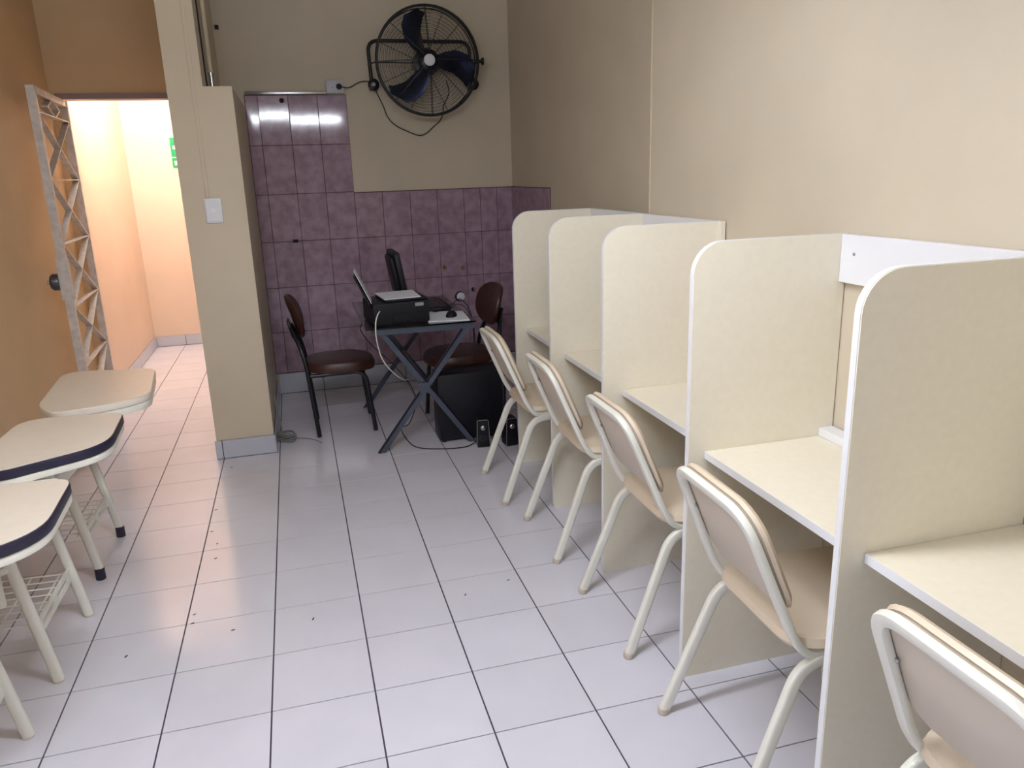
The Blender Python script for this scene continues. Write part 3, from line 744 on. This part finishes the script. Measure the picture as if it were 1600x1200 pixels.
# small fittings left in the tiles
def disc(name, x, z, r, m, label, cat, d=.01, rim=None, grp=None):
    bm = bmesh.new(); lathe(bm, [(0, d), (r*.8, d), (r, d*.5), (r, 0)], 20, Matrix.Translation((x, YB-.0105, z)) @ Matrix.Rotation(PI/2, 4, 'X')); o = obj(name, bm, m, None, smooth=True); tag(o, label, cat, grp)
    if rim:
        bm = bmesh.new(); lathe(bm, [(0, .002), (r*1.22, .002), (r*1.25, 0)], 20, Matrix.Translation((x-.006, YB-.0102, z)) @ Matrix.Rotation(PI/2, 4, 'X')); obj('rim', bm, rim, o)
    return o
disc('wall_screw', .812, 1.993, .016, m_hole, 'dark round fixing hole near the top of the tall tile strip', 'hole', .002)
tag(mkbox('dark_patch', (.79, YB-.0118, 1.068), (.826, YB-.0102, 1.09), m_hole), 'small dark square patch at a tile joint above the left brown chair', 'hole')
disc('pipe_plug', 1.84, .832, .015, m_brass, 'left of two brownish pipe plugs in the pink tiles', 'plug', .02, None, 'pipe plugs in the wall tiles')
disc('pipe_plug', 1.973, .823, .015, m_brass, 'right of two brownish pipe plugs in the pink tiles', 'plug', .02, None, 'pipe plugs in the wall tiles')
disc('drain_cover', 1.948, .611, .031, m_plate, 'white round cap over a drain hole beside the right brown chair', 'cap', .008, m_hole)
disc('pipe_stub', 2.053, .656, .013, m_chrome, 'tiny metal pipe stub above the white round cap', 'pipe', .02, m_hole)
tag(mkbox('cable_clip', (.452, YB-.02, 2.42), (.475, YB-.0005, 2.445), m_black), 'small black cable clip high in the corner behind the dividing wall', 'clip')
# pipe and cable standing on the ledge of the dividing wall
t = thing('conduit_pipe', 'painted pipe rising from the ledge of the dividing wall', 'pipe', (.462, 2.62, 1.953))
tube('pipe', [(0, 0, .09), (0, 0, .93)], .024, m_pipe, t, n=12); tube('metal_end', [(0, 0, 0), (0, 0, .1)], .027, m_chrome, t, n=12)
tag(tube('pipe_cable', smoothpath([(.446, 2.50, 1.957), (.4455, 2.49, 2.05), (.4455, 2.48, 2.4), (.4455, 2.46, 2.88)]), .008, m_cord, n=6), 'dark cable running up beside the ledge pipe', 'cable')

# light switch
t = thing('light_switch', 'white light switch plate on the dividing wall', 'switch', (.417, 2.2935, 1.35))
mkbox('plate', (-.041, -.012, -.062), (.041, 0, .062), m_plate, t, .003)
mkbox('inner_plate', (-.034, -.0145, -.052), (.034, -.012, .052), m_plate, t, .001, 1)
mkbox('rocker', (-.014, -.019, -.011), (.014, -.0145, .011), m_edge, t, .0015)

# evacuation sign at the end of the corridor
t = thing('exit_sign', 'green and white evacuation sign at the corridor end, half hidden by the wall', 'sign', (-.085, YH-.001, 1.75))
mkbox('panel', (-.10, -.004, -.13), (.10, 0, .13), m_edge, t)
mkbox('green_field', (-.10, -.005, -.035), (.10, -.004, .13), m_green, t); mkbox('green_field', (-.10, -.005, -.13), (.10, -.004, -.045), m_green, t)
for (x0, z0, x1, z1) in ((-.082, .03, -.03, .06), (-.015, .03, .05, .085), (-.082, -.107, -.03, -.07), (-.01, -.107, .07, -.07)):
    mkbox('white_mark', (x0, -.0056, z0), (x1, -.005, z1), m_edge, t)

# lattice gate, open and folded back along the left wall
GA, GB = Vector((-.408, 2.60, 0)), Vector((-.47, 3.50, 0)); GZ0, GZ1 = .08, 1.995
t = thing('lattice_gate', 'whitewashed steel lattice gate standing open along the left wall', 'gate', GB)
gd = (GA-GB); GL = gd.length; gd.normalize(); gn = Vector((-gd.y, gd.x, 0))
if gn.x < 0: gn = -gn
def gp(u, z, n=0): return gd*u+gn*n+Vector((0, 0, z))
def gbar(bm, u0, z0, u1, z1, w=.006, d=.032):
    sweep(bm, [gp(u0, z0), gp(u1, z1)], w, d, gn, n=4, sq=50)
def gbar_sq(bm, u0, z0, u1, z1, w, d):
    a, b = gp(u0, z0), gp(u1, z1); tt = (b-a).normalized(); s = tt.cross(gn).normalized()
    prism(bm, [a+s*w/2-gn*d/2, a-s*w/2-gn*d/2, b-s*w/2-gn*d/2, b+s*w/2-gn*d/2], gn*d)
for nm, u in (('latch_stile', GL-.02), ('hinge_stile', .02)):
    bm = bmesh.new(); gbar_sq(bm, u, GZ0, u, GZ1, .038, .04); obj(nm, bm, m_gate, t)
for z in (GZ0+.02, GZ1-.02):
    bm = bmesh.new(); gbar_sq(bm, .04, z, GL-.04, z, .036, .036); obj('rail', bm, m_gate, t)
u0, u1 = .045, GL-.045; um = (u0+u1)/2
zlev = [1.87-.34*k for k in range(6)]
for k, z in enumerate(zlev[:-1]):
    zb = zlev[k+1]; 
    for (a, za, b, zb_) in ((u0, z, u1, z), (u0, z, u1, zb), (u1, z, u0, zb), (um, (z+zb)/2, um, z) if False else (um, (z+zb)/2, um, (z+zb)/2-.001)):
        if abs(a-b) < 1e-6: continue
        bm = bmesh.new(); gbar_sq(bm, a, za, b, zb_, .006, .034); obj('lattice_bar', bm, m_gate, t)
bm = bmesh.new(); gbar_sq(bm, u0, zlev[-1], u1, zlev[-1], .006, .034); obj('lattice_bar', bm, m_gate, t)
# small diamond at the head of the gate
zc = 1.915
P_ = [(um-.16, zc), (um, zc+.05), (um+.16, zc), (um, zc-.05)]
for k in range(4):
    bm = bmesh.new(); gbar_sq(bm, *P_[k], *P_[(k+1) % 4], .006, .034); obj('diamond_bar', bm, m_gate, t)
# lock case on the free stile
bm = bmesh.new(); prism(bm, [gp(GL-.03, z, -.022) for z in (.86,)] and [gp(GL-.035, .90, -.03), gp(GL+.004, .90, -.03), gp(GL+.004, 1.12, -.03), gp(GL-.035, 1.12, -.03)], gn*.058, .002); obj('lock_plate', bm, m_gate, t)
c = gp(GL-.01, 1.0, -.03); mt_ = Matrix.Translation(c) @ (Vector((0, 0, 1)).rotation_difference(-gn)).to_matrix().to_4x4()
bm = bmesh.new(); lathe(bm, [(.042, 0), (.045, .008), (.045, .030), (.034, .042), (0, .045)], 20, mt_); lk = obj('lock', bm, m_lock, t, smooth=True)
bm = bmesh.new(); lathe(bm, [(.012, .044), (.012, .058), (0, .06)], 12, mt_); obj('lock_cylinder', bm, m_chrome, lk)
for z in (.35, 1.0, 1.75):
    tube('hinge', [gp(-.012, z), gp(-.012, z+.10)], .02, m_gate, t, n=10)
    
# ------------------------------------------------------------------ cords
def attach(o, parent):
    mw = Matrix.Translation(parent.location) @ Matrix.Rotation(parent.rotation_euler.z, 4, 'Z')
    o.data.transform(mw.inverted()); o.parent = parent; return o
OBJ = bpy.data.objects
attach(tube('cord', smoothpath([(1.20, 2.058, .80), (1.185, 2.035, .785), (1.170, 2.015, .745), (1.167, 2.01, .659), (1.189, 2.02, .552), (1.235, 2.03, .476), (1.30, 2.10, .405), (1.345, 2.2, .375)]), .007, m_wcord, n=6),
    OBJ['printer'])['label'] = 'pale cord'
tag(tube('power_cord', smoothpath([(1.175, 2.36, .712), (1.135, 2.33, .70), (1.108, 2.3, .662), (1.167, 2.3, .566), (1.262, 2.3, .463), (1.363, 2.3, .319), (1.396, 2.32, .2), (1.36, 2.40, .05), (1.315, 2.45, .006), (1.311, 2.297, .005), (1.347, 2.085, .005), (1.479, 2.002, .005), (1.602, 1.985, .005), (1.66, 2.02, .005), (1.71, 2.085, .006)]), .006, m_cord, n=6),
    'black cord hanging under the table and trailing over the floor to the left speaker', 'cord')
tag(tube('speaker_cord', smoothpath([(1.715, 2.066, .02), (1.76, 2.09, .005), (1.80, 2.08, .005), (1.868, 2.036, .02)]), .005, m_cord, n=6), 'short dark cord lying between the two small speakers', 'cord')
attach(tube('cord', smoothpath([(1.625, 2.23, ZG+.012), (1.66, 2.36, ZG+.05), (1.715, 2.42, ZG+.06), (1.745, 2.36, ZG+.02), (1.75, 2.27, .66), (1.742, 2.20, .55), (1.72, 2.2, .43)]), .006, m_cord, n=6),
    OBJ['computer_mouse'])
attach(tube('cord', smoothpath([(1.52, 2.40, ZG+.012), (1.56, 2.34, ZG+.012), (1.66, 2.44, ZG+.03), (1.74, 2.40, ZG+.01), (1.765, 2.33, .60), (1.74, 2.28, .42)]), .005, m_cord, n=6),
    OBJ['keyboard'])
bm = bmesh.new()
for k in range(7):
    pts = []
    for q in range(20):
        a = 2*PI*q/20; r1, r2 = .055+.005*(k % 3), .026+.004*(k % 2)
        pts.append((.632+r1*math.cos(a)*.95+r2*math.sin(a)*.3, 2.475-r1*math.cos(a)*.55+r2*math.sin(a), .008+.0075*k+.006*math.sin(a*2+k)))
    sweep(bm, pts, .008, n=6, closed=True)
for dx in (0, .012):
    sweep(bm, smoothpath([(.605+dx, 2.50, .04), (.600+dx, 2.53, .10), (.597+dx*.3, 2.56, .17), (.594, 2.58, .26)]), .007, n=6)
tag(obj('cable_coil', bm, m_gcord, smooth=True), 'bundle of grey cable coiled on the floor behind the dividing wall', 'cable')
tag(tube('loose_wire', smoothpath([(.69, 2.50, .004), (.75, 2.47, .004), (.80, 2.42, .004), (.835, 2.36, .004)]), .005, m_gcord, n=6), 'short grey wire end lying by the left brown chair foot', 'wire')

# crumbs scattered over the floor tiles
bm = bmesh.new()
for x, y in ((0.319, 0.629), (0.129, 0.429), (0.459, 0.481), (0.730, 0.461), (1.275, 0.446), (1.451, 0.498), (0.316, 1.328), (0.351, 1.194), (0.355, 1.056), (0.350, 2.126), (0.314, 1.569), (0.317, 0.570)):
    for q in range(2):
        r = random.uniform(.002, .004); box(bm, (x+q*.006-r, y-r*.5, .0002), (x+q*.006+r, y+r*.5, .0022), 0, 1, Rm('Z', random.uniform(0, 90), (x, y, 0)))
o = obj('crumbs', bm, m_hole); tag(o, 'tiny dark crumbs scattered over the white floor tiles', 'crumbs'); o['kind'] = 'stuff'
